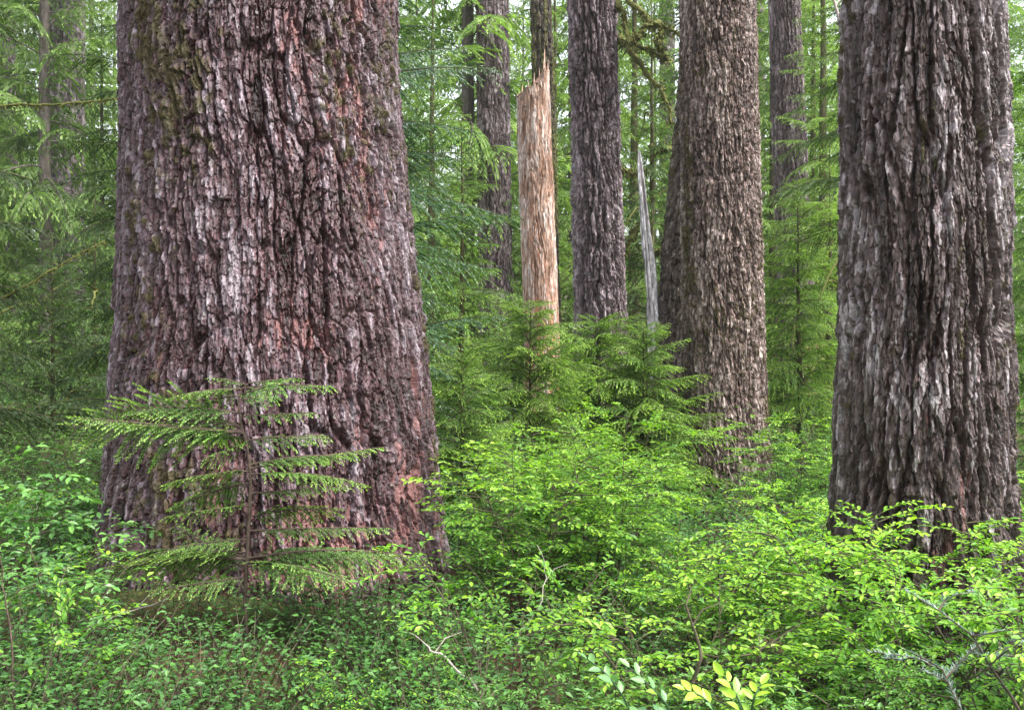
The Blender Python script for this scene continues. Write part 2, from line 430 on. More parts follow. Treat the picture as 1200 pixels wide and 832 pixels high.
def bark_style(plates, flakes, chips, warp=0.04, base_tint=0.45, jag=1.0, dome=.25):
    """plates = (width, height, depth, groove); flakes, chips = (width, height, rise)"""
    def f(u, v, per, seed, TH, Z):
        n0 = max(3, int(per / 0.35))
        w2 = flakes[0]
        nj = max(8, round(per / (w2 * .6)))
        wu = warp * 2 * fbm(u / per * n0, v / 0.6, seed + 1, n0, 3)
        ju = jag * .42 * w2 * fbm(u / per * nj, v / (w2 * 1.3), seed + 4, nj, 3)
        jv = jag * .6 * w2 * fbm(u / per * nj, v / (w2 * 1.3), seed + 6, nj, 3)
        uu, vv = u + wu + ju, v + jv
        w, h, dep, gr = plates
        n = max(3, round(per / w))
        x = uu / per * n
        e, pid, du, dv = voro(x, vv / h, n, seed + 3)
        e = e + .10 * fbm(u / per * nj, v / w2, seed + 8, nj, 2)
        depth_var = np.clip(.25 + 1.5 * (fbm(u / per * n0 * 2, v / 0.7, seed + 21, n0 * 2, 3) + 0.5), .1, 1.6)
        plate = sstep(0.0, gr, e)
        disp = dep * depth_var * (plate - 1) + dep * .6 * (pid - .5) + dep * dome * (1 - np.clip(du * 2, -1, 1) ** 2) * plate
        disp += dep * .5 * (2 * ((pid * 13.7) % 1) - 1) * du
        w, h, rise = flakes
        n = max(3, round(per / w))
        e2, fid, fu, fv = voro((uu + .3 * wu) / per * n, vv / h, n, seed + 31)
        t1 = 2 * ((fid * 7.31) % 1) - 1; t2 = (fid * 17.7) % 1
        disp += rise * (1.5 * (fid - .5) + 1.1 * t1 * fu - 1.5 * (t2 - .15) * fv)
        disp += rise * 1.0 * depth_var * (sstep(0, .10, e2) - 1)
        w, h, rise3 = chips
        n = max(3, round(per / w))
        e3, cid, cu, cv = voro((u + wu + .5 * ju) / per * n, (v + .5 * jv) / h, n, seed + 51)
        t3 = 2 * ((cid * 7.31) % 1) - 1
        disp += rise3 * (1.5 * (cid - .5) + 1.3 * t3 * cu - 1.0 * cv + .6 * (sstep(0, .15, e3) - 1))
        nf = round(per / (chips[0] * .8))
        disp += rise3 * 1.6 * fbm(u / per * nf, v / (chips[1] * .7), seed + 61, nf, 3)
        big = fbm(u / per * n0, v / 0.9, seed + 71, n0, 3)
        disp -= np.percentile(disp[:, ::3], 72)
        tint = base_tint + .50 * (fid - .5) + .26 * (pid - .5) + .62 * (cid - .5) + .30 * big + .28 * fbm(u / per * round(per / .045), v / .55, seed + 91, round(per / .045), 2)
        return disp, np.clip(tint, 0, 1), (fid * 5.77 + .45 * cid) % 1, np.zeros_like(u)
    return f


def streak_moss(seed, amt=0.15, sc=0.35, side=None):
    def f(TH, Z, u, v):
        per = 2 * np.pi
        n = fbm((TH + np.pi) / per * 14, v / 0.9, seed, 14, 4) + 0.5 * fbm((TH + np.pi) / per * 60, v / 0.12, seed + 5, 60, 3)
        b = amt + (side(TH, Z) if side else 0)
        n = n + .9 * fbm((TH + np.pi) / per * 150, v / .05, seed + 9, 150, 2)
        return sstep(sc - b, sc - b + 0.5, n) * 0.85
    return f


def moss_tufts(info, n, rng, name='moss_tuft', size=0.022, zmax=9):
    ms = info['moss']; V = info['V']; P = info['P']
    w = np.where((V[..., 2] < zmax) & (P @ norm(-info['base'] * np.array([1, 1, 0])) > -0.3), ms, 0).ravel()
    if w.sum() <= 0: return None
    idx = rng.choice(len(w), n, p=w / w.sum())
    pos = V.reshape(-1, 3)[idx]; nor = P.reshape(-1, 3)[idx]
    D = nor * 0.8 + rng.normal(0, .55, (n, 3)) + np.array([0, 0, -.25])
    g = Geo()
    leaves(g, pos - nor * 0.004, D, norm(rng.normal(size=(n, 3))), rng.uniform(.5, 1.3, n) * size, size * .22, rng.random(n), TWIGLET)
    return g


# --- the giant on the left
lean = lambda a, b: a + b
red_left = lambda TH, Z, u, v: .0 + 1.0 * np.exp(-((TH - .84 - .16 * np.sin(Z * 2)) / .24) ** 2) * (-.35 + 1.7 * (fbm((TH + np.pi) * 3, v / .7, 501, None, 2) + .5)) + .70 * np.exp(-((TH - .35) / .35) ** 2) * np.exp(-((Z - .35) / .35) ** 2) + .5 * np.exp(-((TH + .45) / .28) ** 2) * np.exp(-((Z - .6) / .45) ** 2) + .55 * fbm(TH * 4, v / .5, 507, None, 3)
gl, il = trunk_geo([(-60, 142, 463), (100, 138, 467), (200, 138, 476), (300, 136, 487), (400, 132, 498), (500, 125, 508), (600, 120, 513), (690, 116, 516)], 6.3,
                   bark_style((.088, .50, .027, .18), (.038, .20, .0120), (.013, .055, .0055), warp=.035, base_tint=.43, dome=.02, jag=.8), 11, 15.0, dz=.0062, nfront=640, flare=.08,
                   red=red_left, moss=streak_moss(71, .04, .50, lambda TH, Z: .30 * np.exp(-((TH + .75) / .5) ** 2) + .20 * np.exp(-((TH - 1.25) / .25) ** 2) + .1 * np.exp(-Z / .4)), nback=120)
t = thing('fir_tree', 'massive reddish flaky-barked trunk with moss streaks, widest in the forest', 'tree', il['base'])
link('trunk', gl.mesh('giant_trunk', M['bark_red']), t)
mt = moss_tufts(il, 11000, R, size=.017)
link('moss', mt.mesh('giant_moss', M['moss']), t)

# --- furrowed fir on the right
gr_, ir = trunk_geo([(-60, 989, 1179), (100, 987, 1182), (200, 985, 1184), (300, 983, 1187), (400, 980, 1189), (560, 976, 1193), (700, 971, 1200), (850, 962, 1210)], 5.6,
                    bark_style((.072, .80, .038, .26), (.031, .24, .011), (.012, .06, .0052), warp=.03, base_tint=.44, dome=.15), 23, 15.0, dz=.0058, nfront=520, flare=.03,
                    red=lambda TH, Z, u, v: np.clip(np.exp(-((TH - .25) / .35) ** 2) * np.exp(-((Z - .8) / .7) ** 2) - .75 + 1.3 * fbm(TH * 6, v / .4, 601, None, 3), 0, 1) * .8,
                    moss=streak_moss(81, .02, .50, lambda TH, Z: .12 * np.exp(-((TH + 1.2) / .3) ** 2) + .12 * np.exp(-((TH - 1.4) / .2) ** 2)), nback=100)
t = thing('fir_tree', 'large trunk with deep dark vertical furrows and pale ridges beside silvery seedling', 'tree', ir['base'])
link('trunk', gr_.mesh('furrowed_trunk', M['bark_ridge']), t)
link('moss', moss_tufts(ir, 4000, R, size=.016).mesh('furrowed_moss', M['moss']), t)

# --- scaly fir in the middle right
gm, im = trunk_geo([(-60, 797, 885), (100, 797, 888), (200, 798, 891), (400, 799, 897), (560, 800, 903), (640, 796, 909)], 12.0,
                   bark_style((.065, .30, .017, .26), (.032, .12, .010), (.018, .06, .006), warp=.03, base_tint=.42), 37, 20.0, dz=.012, nfront=330, flare=.10,
                   moss=streak_moss(91, .03, .5, lambda TH, Z: .25 * np.exp(-((TH + .9) / .5) ** 2) + .15 * np.exp(-((TH - 1.3) / .25) ** 2)))
t = thing('fir_tree', 'brown trunk with small even scales, middle one of the three large bare trunks', 'tree', im['base'])
link('trunk', gm.mesh('scaly_trunk', M['bark_scale']), t)
link('moss', moss_tufts(im, 3500, R, size=.03).mesh('scaly_moss', M['moss']), t)
# burl knob on its right side
g = Geo(); pk = wp(882, 48, 12.0) - im['base']
tube(g, [pk + np.array([-.10, .02, .0]), pk + np.array([-.03, -.02, .02]), pk + np.array([.02, -.05, .0]), pk + np.array([.045, -.06, -.02])], [.09, .085, .06, .02], 10, tint=.2, red=0., moss=.4)
link('knot', g.mesh('trunk_knot', M['bark_moss'], True), t)


def mid_tree(label, edges, Y, mat, style, seed, ztop=24, dz=None, nfront=240, mossf=None, **kw):
    g, i = trunk_geo(edges, Y, style, seed, ztop, dz=dz or Y / F * .9, nfront=nfront, flare=.08, moss=mossf, nback=40, **kw)
    t = thing('fir_tree', label, 'tree', i['base'])
    link('trunk', g.mesh('trunk', mat), t)
    return t, i


mid_tree('leaning mossy trunk half hidden close behind the small-scaled middle trunk', [(-60, 806, 872), (0, 803, 872), (150, 791, 866), (300, 775, 856), (420, 766, 850), (540, 757, 848)], 16.0, M['bark_rear'],
         bark_style((.12, .4, .03, .32), (.07, .18, .016), (.035, .09, .007), base_tint=.34), 41, mossf=streak_moss(92, .22, .4))
TREE = {}
TREE['straight'], _ = mid_tree('straight grey-brown trunk with vertical plates just right of the red broken snag', [(-60, 665, 721), (0, 666, 722), (200, 670, 727), (380, 673, 734), (520, 670, 739)], 18.0, M['bark_mid'],
         bark_style((.10, .75, .045, .34), (.05, .32, .018), (.026, .10, .010), base_tint=.46), 43, nfront=230)
mid_tree('tall slightly leaning grey trunk between scaly trunk and the furrowed trunk', [(-60, 899, 936), (0, 901, 938), (150, 904, 945), (300, 910, 952), (520, 914, 963)], 24.0, M['bark_mid'],
         bark_style((.08, .55, .022, .32), (.05, .30, .012), (.035, .13, .007), base_tint=.38), 47)
mid_tree('slim grey trunk showing between the giant and the red broken snag', [(-60, 557, 595), (0, 558, 596), (250, 560, 599), (540, 561, 606)], 27.0, M['bark_mid'],
         bark_style((.09, .5, .024, .32), (.055, .30, .013), (.035, .14, .008), base_tint=.48), 53)
mid_tree('pale ghostly trunk far off in the foliage left of the giant', [(-60, 54, 101), (30, 53, 100), (280, 54, 99), (560, 50, 104)], 31.0, M['bark_far'],
         bark_style((.2, .6, .03, .32), (.12, .35, .016), (.08, .2, .01), base_tint=.6), 59, nfront=120)
mid_tree('distant pale trunk glimpsed between mossy limbs above the grey splinter', [(-60, 772, 790), (70, 773, 791), (420, 771, 794)], 46.0, M['bark_far'],
         bark_style((.2, .6, .03, .32), (.12, .35, .016), (.08, .2, .01), base_tint=.6), 61, nfront=80)
mid_tree('slender reddish trunk at the far left beside pale ghostly trunk', [(-60, 4, 18), (100, 5, 19), (230, 6, 21), (520, 5, 23)], 34.0, M['bark_far'],
         bark_style((.2, .6, .03, .32), (.12, .35, .016), (.08, .2, .01), base_tint=.3), 67, nfront=80)
mid_tree('distant dim trunk in the gap right of the scaly trunk', [(-60, 880, 896), (200, 880, 897), (520, 880, 900)], 44.0, M['bark_far'],
         bark_style((.2, .6, .03, .32), (.12, .35, .016), (.08, .2, .01), base_tint=.35), 69, nfront=80)

# --- mossy slim trunk behind the snag
mid_tree('thin dark mossy trunk rising right behind the red broken snag', [(-60, 621, 645), (0, 621, 646), (120, 625, 650), (350, 630, 657), (520, 632, 660)], 22.0, M['bark_moss'],
         bark_style((.12, .4, .02, .32), (.08, .25, .012), (.05, .13, .008), base_tint=.5), 73, mossf=streak_moss(93, .35, .35), nfront=140)

# --- the red broken snag
YS = 20.0
snag_top = lambda TH, x: CAMZ - (np.interp((x / YS * F) + CX, [600, 606, 612, 616, 622, 627, 632, 636, 639, 641, 644, 647, 650], [124, 114, 112, 107, 108, 103, 100, 93, 82, 84, 86, 112, 200]) - CY) / F * YS + .05 * fbm(TH * 9, TH * 0, 88, None, 3)
sg, si = trunk_geo([(60, 604, 643), (150, 606, 646), (300, 611, 652), (400, 614, 656), (540, 614, 661)], YS,
                   bark_style((.13, 1.6, .014, .12), (.05, .6, .006), (.03, .22, .004), base_tint=.46, jag=1.0, dome=.05), 79, CAMZ - (55 - CY) / F * YS, dz=.018, nfront=200, nback=50, broken=snag_top, red=lambda TH, Z, u, v: np.clip(.75 * sstep(4.6, 1.2, Z) + .9 * fbm(TH * 5, v / .7, 907, None, 3) - .05 - .5 * np.exp(-((TH - .5) / .5) ** 2) * sstep(3, 5.2, Z), 0, 1) * .75)
for px_, top_, w_ in ((611, 99, 2.2), (618, 96, 1.6), (625, 86, 2.4), (631, 80, 2.0), (637, 58, 2.8), (641, 70, 2.2)):
    q_ = [wp(px_, 150, YS - .12), wp(px_ + .6, (top_ + 150) / 2, YS - .10), wp(px_ + 1.2, top_, YS - .06)]
    tube(sg, np.array(q_) - si['base'], [w_ / F * YS * 1.3, w_ / F * YS, .004], 5, tint=.55, red=.2, moss=0.)
t = thing('broken_snag', 'barkless orange-red dead trunk with a jagged broken top', 'dead tree', si['base'])
link('trunk', sg.mesh('snag_trunk', M['snag'], True), t)

# --- weathered grey splinter
YP = 16.0
g = Geo()
pts = [(749, 178), (750, 192), (752, 217), (757, 270), (762, 320), (767, 380), (770, 440), (772, 560)]
wd = [1.0, 2.6, 3.6, 5.0, 6.0, 6.8, 8, 10]
Pm = np.array([wp(x, y, YP) for x, y in pts]); Pb = Pm[-1].copy(); Pb[2] = gz(Pb[0], Pb[1])
zs = np.linspace(Pb[2] - .1, Pm[0][2], 150); cxs = np.interp(zs, Pm[::-1, 2], Pm[::-1, 0]); rs = np.interp(zs, Pm[::-1, 2], np.array(wd[::-1]) / F * YP)
th = np.linspace(0, 2 * np.pi, 40, endpoint=False); TH, Zs = np.meshgrid(th, zs)
grv = np.abs(vnoise(TH / (2 * np.pi) * 13, Zs * .6, 5, 13)) * 2
RR = rs[:, None] * (1.12 + .55 * vnoise(TH / (2 * np.pi) * 7, Zs * 2.6, 8, 7) + .30 * vnoise(TH / (2 * np.pi) * 14, Zs * 9, 18, 14) - .7 * (grv < .3) - .15 * vnoise(TH / (2 * np.pi) * 26, Zs * 3, 6, 26))
V = np.stack([cxs[:, None] + RR * np.cos(TH) - Pb[0], RR * np.sin(TH), Zs - Pb[2]], -1)
i = np.arange(149)[:, None] * 40; j = np.arange(40)[None]; j2 = (j + 1) % 40
g.add(V, np.stack([i + j, i + j2, i + 40 + j2, i + 40 + j], -1).reshape(-1, 4), tint=np.clip(.5 + 1.5 * vnoise(TH / (2 * np.pi) * 22, Zs * .8, 15, 22) + .5 * vnoise(TH * 0, Zs * 5, 16), 0, 1).ravel(), red=0., moss=0.)
t = thing('broken_snag', 'narrow weathered grey splinter of dead wood leaning by scaly trunks', 'dead tree', Pb)
link('trunk', g.mesh('splinter_trunk', M['greywood'], True), t)


# ------------------------------------------------------------------ hemlock sprays
def spray(L, rng, wid=0.38, fine=1.0, needle=False, droop=0.12, sag=.5):
    """a flat conifer branch along +x: returns leaf elements and twig lines"""
    P, D, Lg, W, T, lines = [], [], [], [], [], []
    step = 0.050 * fine * max(L, .5) ** .4
    s = 0.08 * L; side = 1
    while s < L * 0.985:
        t = s / L
        l = wid * L * (0.25 + 0.75 * min(1, t / 0.25)) * (1 - t) ** 0.75 * (rng.uniform(.3, 1.2) if needle else rng.uniform(.55, 1.15)) + 0.030
        ang = math.radians(rng.uniform(48, 62) - 14 * t) * side
        d = np.array([math.cos(ang), math.sin(ang), 0])
        o = np.array([s, 0, 0])
        bend = rng.normal(0, .25)
        k = max(2, int(l / (0.0115 * fine if not needle else 0.0042)))
        q = np.linspace(0.06, 1, k)
        dirs = np.stack([d[0] - bend * q * d[1], d[1] + bend * q * d[0], np.zeros(k)], 1)
        pos = o + d * (l * q)[:, None] + np.stack([-bend * .5 * d[1] * l * q ** 2, bend * .5 * d[0] * l * q ** 2, np.zeros(k)], 1)
        sg_ = sag * rng.uniform(.3, 1.6) * (.35 if needle else 1)
        pos[:, 2] -= sg_ * l * q ** 2
        if l > .05: lines.append((np.array([o, pos[k // 2], pos[-1]]), .0022))
        sg = np.where(np.arange(k) % 2, 1, -1)
        aa = np.radians(58 if needle else 44) * sg * (1 - .5 * q)
        dd = np.stack([dirs[:, 0] * np.cos(aa) - dirs[:, 1] * np.sin(aa), dirs[:, 0] * np.sin(aa) + dirs[:, 1] * np.cos(aa), (-.05 if needle else -.12) - 1.4 * sg_ * q * (0.4 if needle else 1) + rng.normal(0, .12, k)], 1)
        if needle:
            ln = rng.uniform(.012, .019, k) * (1 + .35 * (q > .8)); w = np.where(q > .8, .0070, .0040)
        else:
            ln = np.minimum((.026 + .13 * l * (1 - q) ** .7) * rng.uniform(.7, 1.3, k), .075) * fine; w = ln * .20 + .0065 * fine
        P.append(pos); D.append(dd); Lg.append(ln); W.append(w)
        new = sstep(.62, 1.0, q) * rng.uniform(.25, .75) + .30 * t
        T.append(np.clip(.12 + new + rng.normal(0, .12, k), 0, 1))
        side = -side; s += step * rng.uniform(.6, 1.5) * (.62 if needle else .55)
    P = np.concatenate(P); D = np.concatenate(D); Lg = np.concatenate(Lg); W = np.concatenate(W); T = np.concatenate(T)
    uj = .3 if needle else .55
    U = norm(np.stack([rng.normal(0, uj, len(P)), rng.normal(0, uj, len(P)), np.ones(len(P))], 1))
    sway = rng.normal(0, .08)

    def bendit(X):
        X = np.array(X, float); s2 = X[:, 0] / L
        X[:, 2] += L * (.06 * s2 - droop * s2 ** 2) - .10 * np.abs(X[:, 1]) ; X[:, 1] += sway * L * s2 ** 2
        return X
    P = bendit(P)
    D[:, 2] += (.06 - 2 * droop * np.clip(P[:, 0] / L, 0, 1)) * .7
    lines = [(bendit(a), r) for a, r in lines]
    xs = np.linspace(0, L, 8); lines.append((bendit(np.stack([xs, xs * 0, xs * 0], 1)), None))
    return dict(P=P, D=D, U=U, L=Lg, W=W, T=T, lines=lines, len=L)


def place_spray(gf, gt, sp, pos, az, el, sc=1.0, roll=0.0, shape=TWIGLET, tb=0.0, rng=R, base_r=None, twigs=True):
    ca, sa, ce, se, cr, sr = math.cos(az), math.sin(az), math.cos(el), math.sin(el), math.cos(roll), math.sin(roll)
    Mx = np.array([[1, 0, 0], [0, cr, -sr], [0, sr, cr]])
    Me = np.array([[ce, 0, -se], [0, 1, 0], [se, 0, ce]])
    Mz = np.array([[ca, -sa, 0], [sa, ca, 0], [0, 0, 1]])
    A = Mz @ Me @ Mx
    leaves(gf, pos + sc * sp['P'] @ A.T, sp['D'] @ A.T, sp['U'] @ A.T, sp['L'] * sc, sp['W'] * sc, np.clip(sp['T'] + tb, 0, 1), shape)
    if gt is not None:
        for ln, r in sp['lines']:
            if r is None:
                b = base_r or .006 * sp['len'] * sc + .002
                tube(gt, pos + sc * ln @ A.T, np.linspace(b, .0015, len(ln)), 5, tint=.4, red=0., moss=.3)
            elif twigs:
                tube(gt, pos + sc * ln @ A.T, [r * sc, r * sc * .8, .0006], 3, cap=False, tint=.4, red=0., moss=.2)


def hemlock(rng, H, zlow, nbr, Lmax, fine=1.0, trunk_r=None, needle=False, el0=.12, tb=0.0, twigs=False, az_lim=None, mosslimb=0, topshape=.75, droop=.14, lib=5, wid=.38, Lmin=.25):
    gf, gt = Geo(), Geo()
    lens = np.linspace(.45, 1, lib) * Lmax
    S = [spray(l, rng, wid, fine, needle, droop * rng.uniform(.8, 2.2)) for l in lens for _ in range(2)]
    r = trunk_r or H * .011 + .008
    z = np.linspace(-.15, H, 14)
    wob = np.cumsum(rng.normal(0, .012 * H / 14, (14, 2)), 0) * 1.0
    tr = np.stack([wob[:, 0], wob[:, 1], z], 1)
    tube(gt, tr, r * (1 - .93 * np.clip(z / H, 0, 1)), 8, tint=.5, red=0., moss=.35)
    az = rng.uniform(0, 6.28)
    nbr = int(nbr * 1.7)
    for i in range(nbr):
        f = (i + rng.uniform(0, 1)) / nbr
        zz = zlow + (H * .985 - zlow) * f
        az += 2.4 + rng.normal(0, .35)
        a = az
        if az_lim is not None: a = az_lim[0] + (az_lim[1] - az_lim[0]) * rng.random()
        Lr = Lmax * ((1 - f) ** topshape * .95 + .05) * rng.uniform(.6, 1.1)
        if Lr < Lmin * .4: Lr = Lmin * .4
        sp = S[min(len(S) - 1, int(np.argmin(np.abs(np.repeat(lens, 2) - Lr)) // 2 * 2 + rng.integers(2)))]
        sc = Lr / sp['len']
        p = np.array([np.interp(zz, z, tr[:, 0]), np.interp(zz, z, tr[:, 1]), zz])
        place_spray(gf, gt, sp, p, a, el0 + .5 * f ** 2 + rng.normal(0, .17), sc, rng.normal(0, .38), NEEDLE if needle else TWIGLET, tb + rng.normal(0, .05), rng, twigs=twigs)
    for k in range(mosslimb):
        zz = rng.uniform(.15, .75) * H; a = rng.uniform(0, 6.28); Ln = rng.uniform(.5, 1.2) * Lmax
        s = np.linspace(0, 1, 9)
        lp = np.stack([Ln * s * math.cos(a), Ln * s * math.sin(a), zz + Ln * (.25 * np.sin(s * 2.6) - .35 * s ** 2)], 1) + np.cumsum(rng.normal(0, .02 * Ln, (9, 3)), 0)
        tube(gt, lp, np.linspace(.022, .010, 9) * rng.uniform(.7, 1.3, 9), 6, tint=.4, red=0., moss=.95)
    return gf, gt


def make_hemlock(label, px, Y, fm, rng, *a, bark='bark_moss', name='hemlock_tree', group=None, cat='tree', zoff=0., **kw):
    gf, gt = hemlock(rng, *a, **kw)
    x = (px - CX) / F * Y
    t = thing(name, label, cat, (x, Y, float(gz(x, Y)) + zoff), group)
    link('trunk', gt.mesh('hemlock_trunk', M[bark], True), t)
    link('crown', gf.mesh('hemlock_crown', M[fm]), t)
    return t


rg = lambda s: np.random.default_rng(s)
# big hemlock behind the giant: its boughs hang out on both sides
make_hemlock('hemlock with bluish feathery boughs hanging out right of the giant trunk', 405, 10.0, 'hemlock_blue', rg(101), 9.0, .5, 105, 1.95, fine=.85, droop=.22, el0=.02, twigs=True)
TREE['dark'] = make_hemlock('shadowy hemlock whose dark boughs fill the gap left of the giant', -130, 9.5, 'hemlock', rg(102), 9.5, .9, 72, 1.8, fine=.85, droop=.2, el0=.02, twigs=True, tb=-.28)  # lowered leaf tint puts the shade of the left gap into the colour
make_hemlock('dim hemlock with boughs touching the mossy left edge of the giant', 160, 12.5, 'hemlock', rg(103), 9.5, .8, 55, 1.5, fine=.95, droop=.2, el0=.0, tb=-.25)  # leaf tint lowered as well, standing in for shade beside the giant
# young layered hemlocks
make_hemlock('bright yellow-green young hemlock filling gap between scaly and furrowed trunks', 936, 14.5, 'hemlock_bright', rg(104), 4.1, .2, 80, 1.35, fine=.85, droop=.26, topshape=.6, mosslimb=5, tb=.38, twigs=True, el0=.22)
make_hemlock('fresh green hemlock sapling with layered tiers right beside the giant', 540, 12.5, 'hemlock_bright', rg(105), 4.5, .2, 80, 1.2, fine=.85, droop=.26, el0=.2, tb=.1, twigs=True)
make_hemlock('low spreading hemlock sapling below the red snag with dark thin stem', 622, 11.0, 'hemlock_bright', rg(106), 2.3, .25, 64, 1.15, fine=.7, droop=.24, el0=.28, topshape=.5, tb=.25, twigs=True)
make_hemlock('broad green hemlock sapling under the straight grey-brown trunk', 700, 12.0, 'hemlock_bright', rg(107), 2.2, .2, 70, 1.3, fine=.7, droop=.24, el0=.28, topshape=.5, tb=.28, twigs=True)
make_hemlock('feathery hemlock sapling at the foot of the leaning mossy trunk', 756, 11.6, 'hemlock_bright', rg(108), 2.15, .2, 66, 1.05, fine=.7, droop=.24, el0=.26, topshape=.5, tb=.22, twigs=True)
make_hemlock('small bright hemlock sapling hugging the right flank of the giant', 540, 8.3, 'hemlock_bright', rg(109), 1.6, .15, 46, .9, fine=.65, droop=.22, el0=.26, topshape=.55, tb=.12, twigs=True)
make_hemlock('hemlock reaching a feathery bough in front of the tall leaning grey trunk', 1035, 13.0, 'hemlock', rg(110), 9.5, 3.4, 50, 1.75, fine=.9, droop=.22, el0=.02, mosslimb=4, tb=.08)
TREE['splinterhem'] = make_hemlock('hemlock with mossy bare limbs behind the weathered grey splinter', 762, 21.0, 'hemlock', rg(111), 8.5, 1.5, 55, 1.9, fine=1.2, droop=.18, mosslimb=16, tb=.05, trunk_r=.11)
make_hemlock('green hemlock seen at the very right edge past furrowed trunk', 1235, 12.0, 'hemlock_bright', rg(112), 8.0, .4, 75, 1.5, fine=1.0, droop=.18)
TREE['crooked'] = make_hemlock('young hemlock with mossy crooked limbs between bright hemlock and furrowed trunk', 972, 18.5, 'far', rg(113), 5.5, 1.6, 36, 1.2, fine=1.2, droop=.15, mosslimb=12, trunk_r=.08)
make_hemlock('thin dark hemlock pole in the shade under the pale ghostly trunk', 62, 14.5, 'hemlock', rg(114), 3.3, .5, 60, 1.3, fine=1.1, droop=.2, mosslimb=3, trunk_r=.05, tb=-.25)  # darker leaf tint paints shade into this crown
make_hemlock('crooked dark hemlock pole close to the left flank of the giant', 112, 16.0, 'hemlock', rg(115), 4.2, .5, 60, 1.2, fine=1.2, droop=.2, mosslimb=4, trunk_r=.06, tb=-.25)  # shade of the gap painted in by a lowered leaf tint
make_hemlock('soft green hemlock behind the slim grey trunk by the giant', 505, 22.0, 'far', rg(116), 10.0, .8, 75, 1.6, fine=1.4, droop=.18)
make_hemlock('airy hemlock between the red snag and the straight trunk behind', 650, 27.0, 'far', rg(117), 12.0, .8, 75, 2.2, fine=1.7, droop=.18)
make_hemlock('airy light green hemlock beyond the tall leaning grey trunk', 955, 28.0, 'far', rg(118), 13.0, .8, 80, 2.4, fine=1.7, droop=.18)


make_hemlock('light green hemlock filling the gap between straight trunk and splinter', 742, 24.0, 'far', rg(119), 13.0, .6, 80, 1.7, fine=1.4, droop=.2, tb=.12)
make_hemlock('light green hemlock behind the gap left of the red snag', 588, 33.0, 'far', rg(120), 13.0, .6, 75, 1.7, fine=1.4, droop=.2, tb=.08)
make_hemlock('pale hemlock right behind the tall leaning grey trunk', 905, 27.5, 'far', rg(121), 14.0, .6, 80, 1.9, fine=1.5, droop=.2, tb=.15)
make_hemlock('hemlock in the gap just left of the furrowed trunk, far back', 968, 23.0, 'far', rg(122), 13.0, .6, 80, 1.5, fine=1.3, droop=.2, tb=.12)
make_hemlock('green hemlock at the far left edge behind slender reddish trunk', -70, 27.0, 'far', rg(123), 13.0, .6, 80, 2.2, fine=1.5, droop=.2)
make_hemlock('green hemlock between pale ghostly trunk and the giant', 122, 36.0, 'far', rg(124), 13.0, .6, 80, 2.2, fine=1.5, droop=.2)

# ------------------------------------------------------------------ mossy limbs from the slim trunks
def limbs(t, Y, curves, seed, r0):
    rng = rg(seed)
    for c in curves:
        P = np.array([wp(x, y, Y + dy) for x, y, dy in c]) - np.array(t.location)
        q = np.linspace(0, 1, 28); s = np.linspace(0, 1, len(P))
        P = np.stack([np.interp(q, s, P[:, k]) for k in range(3)], 1)
        for _ in range(3): P[1:-1] = (P[:-2] + 2 * P[1:-1] + P[2:]) / 4
        P[1:] += np.cumsum(rng.normal(0, r0 * .3, (27, 3)), 0)
        g = Geo(); tube(g, P, np.linspace(r0, r0 * .35, 28) * rng.uniform(.7, 1.35, 28), 7, tint=.35, red=0., moss=.9)
        n = 260; i = rng.integers(2, 28, n)
        leaves(g, P[i] + rng.normal(0, r0 * .6, (n, 3)), rng.normal(0, .5, (n, 3)) + np.array([0, 0, -.7]), norm(rng.normal(size=(n, 3))), rng.uniform(.04, .13, n) * (r0 / .05) ** .7, .03 * (r0 / .05) ** .7, rng.random(n), TWIGLET, red=0., moss=.9)
        link('branch', g.mesh('mossy_branch', M['bark_moss'], True), t)


limbs(TREE['straight'], 18.0, [[(722, 0, 0), (732, 25, -.3), (745, 56, -.6)], [(722, -30, 0), (748, 8, -.4), (765, 25, -.6), (798, 40, -.9)], [(725, 45, 0), (750, 58, -.4), (790, 72, -.7)],
                               [(726, 42, 0), (752, 80, -.3), (772, 108, -.5), (784, 140, -.6)], [(772, 27, -.6), (758, 38, -.7), (746, 48, -.8)], [(778, 70, -.6), (768, 55, -.6), (775, 40, -.5)]], 41, .055)
limbs(TREE['crooked'], 18.0, [[(968, 462, 0), (945, 462, -.3), (925, 468, -.6), (890, 470, -.9)], [(968, 458, 0), (985, 452, -.2), (1010, 450, -.5)], [(966, 405, 0), (945, 412, -.3), (930, 402, -.5)],
                              [(966, 520, 0), (940, 530, -.4), (915, 552, -.6)], [(969, 330, 0), (985, 318, -.2), (1000, 300, -.4)]], 42, .05)
limbs(TREE['dark'], 9.5, [[(-40, 125, 0), (30, 124, .0), (80, 120, .0), (135, 118, .1)], [(-40, 370, 0), (30, 340, .0), (80, 310, .0), (125, 290, .1)]], 43, .014)
limbs(TREE['splinterhem'], 21.0, [[(762, 200, 0), (740, 208, -.4), (725, 196, -.7)], [(762, 170, 0), (785, 178, -.3), (800, 196, -.6)], [(762, 260, 0), (740, 275, -.3), (728, 300, -.5)], [(762, 300, 0), (782, 290, -.2), (792, 310, -.4)]], 44, .06)


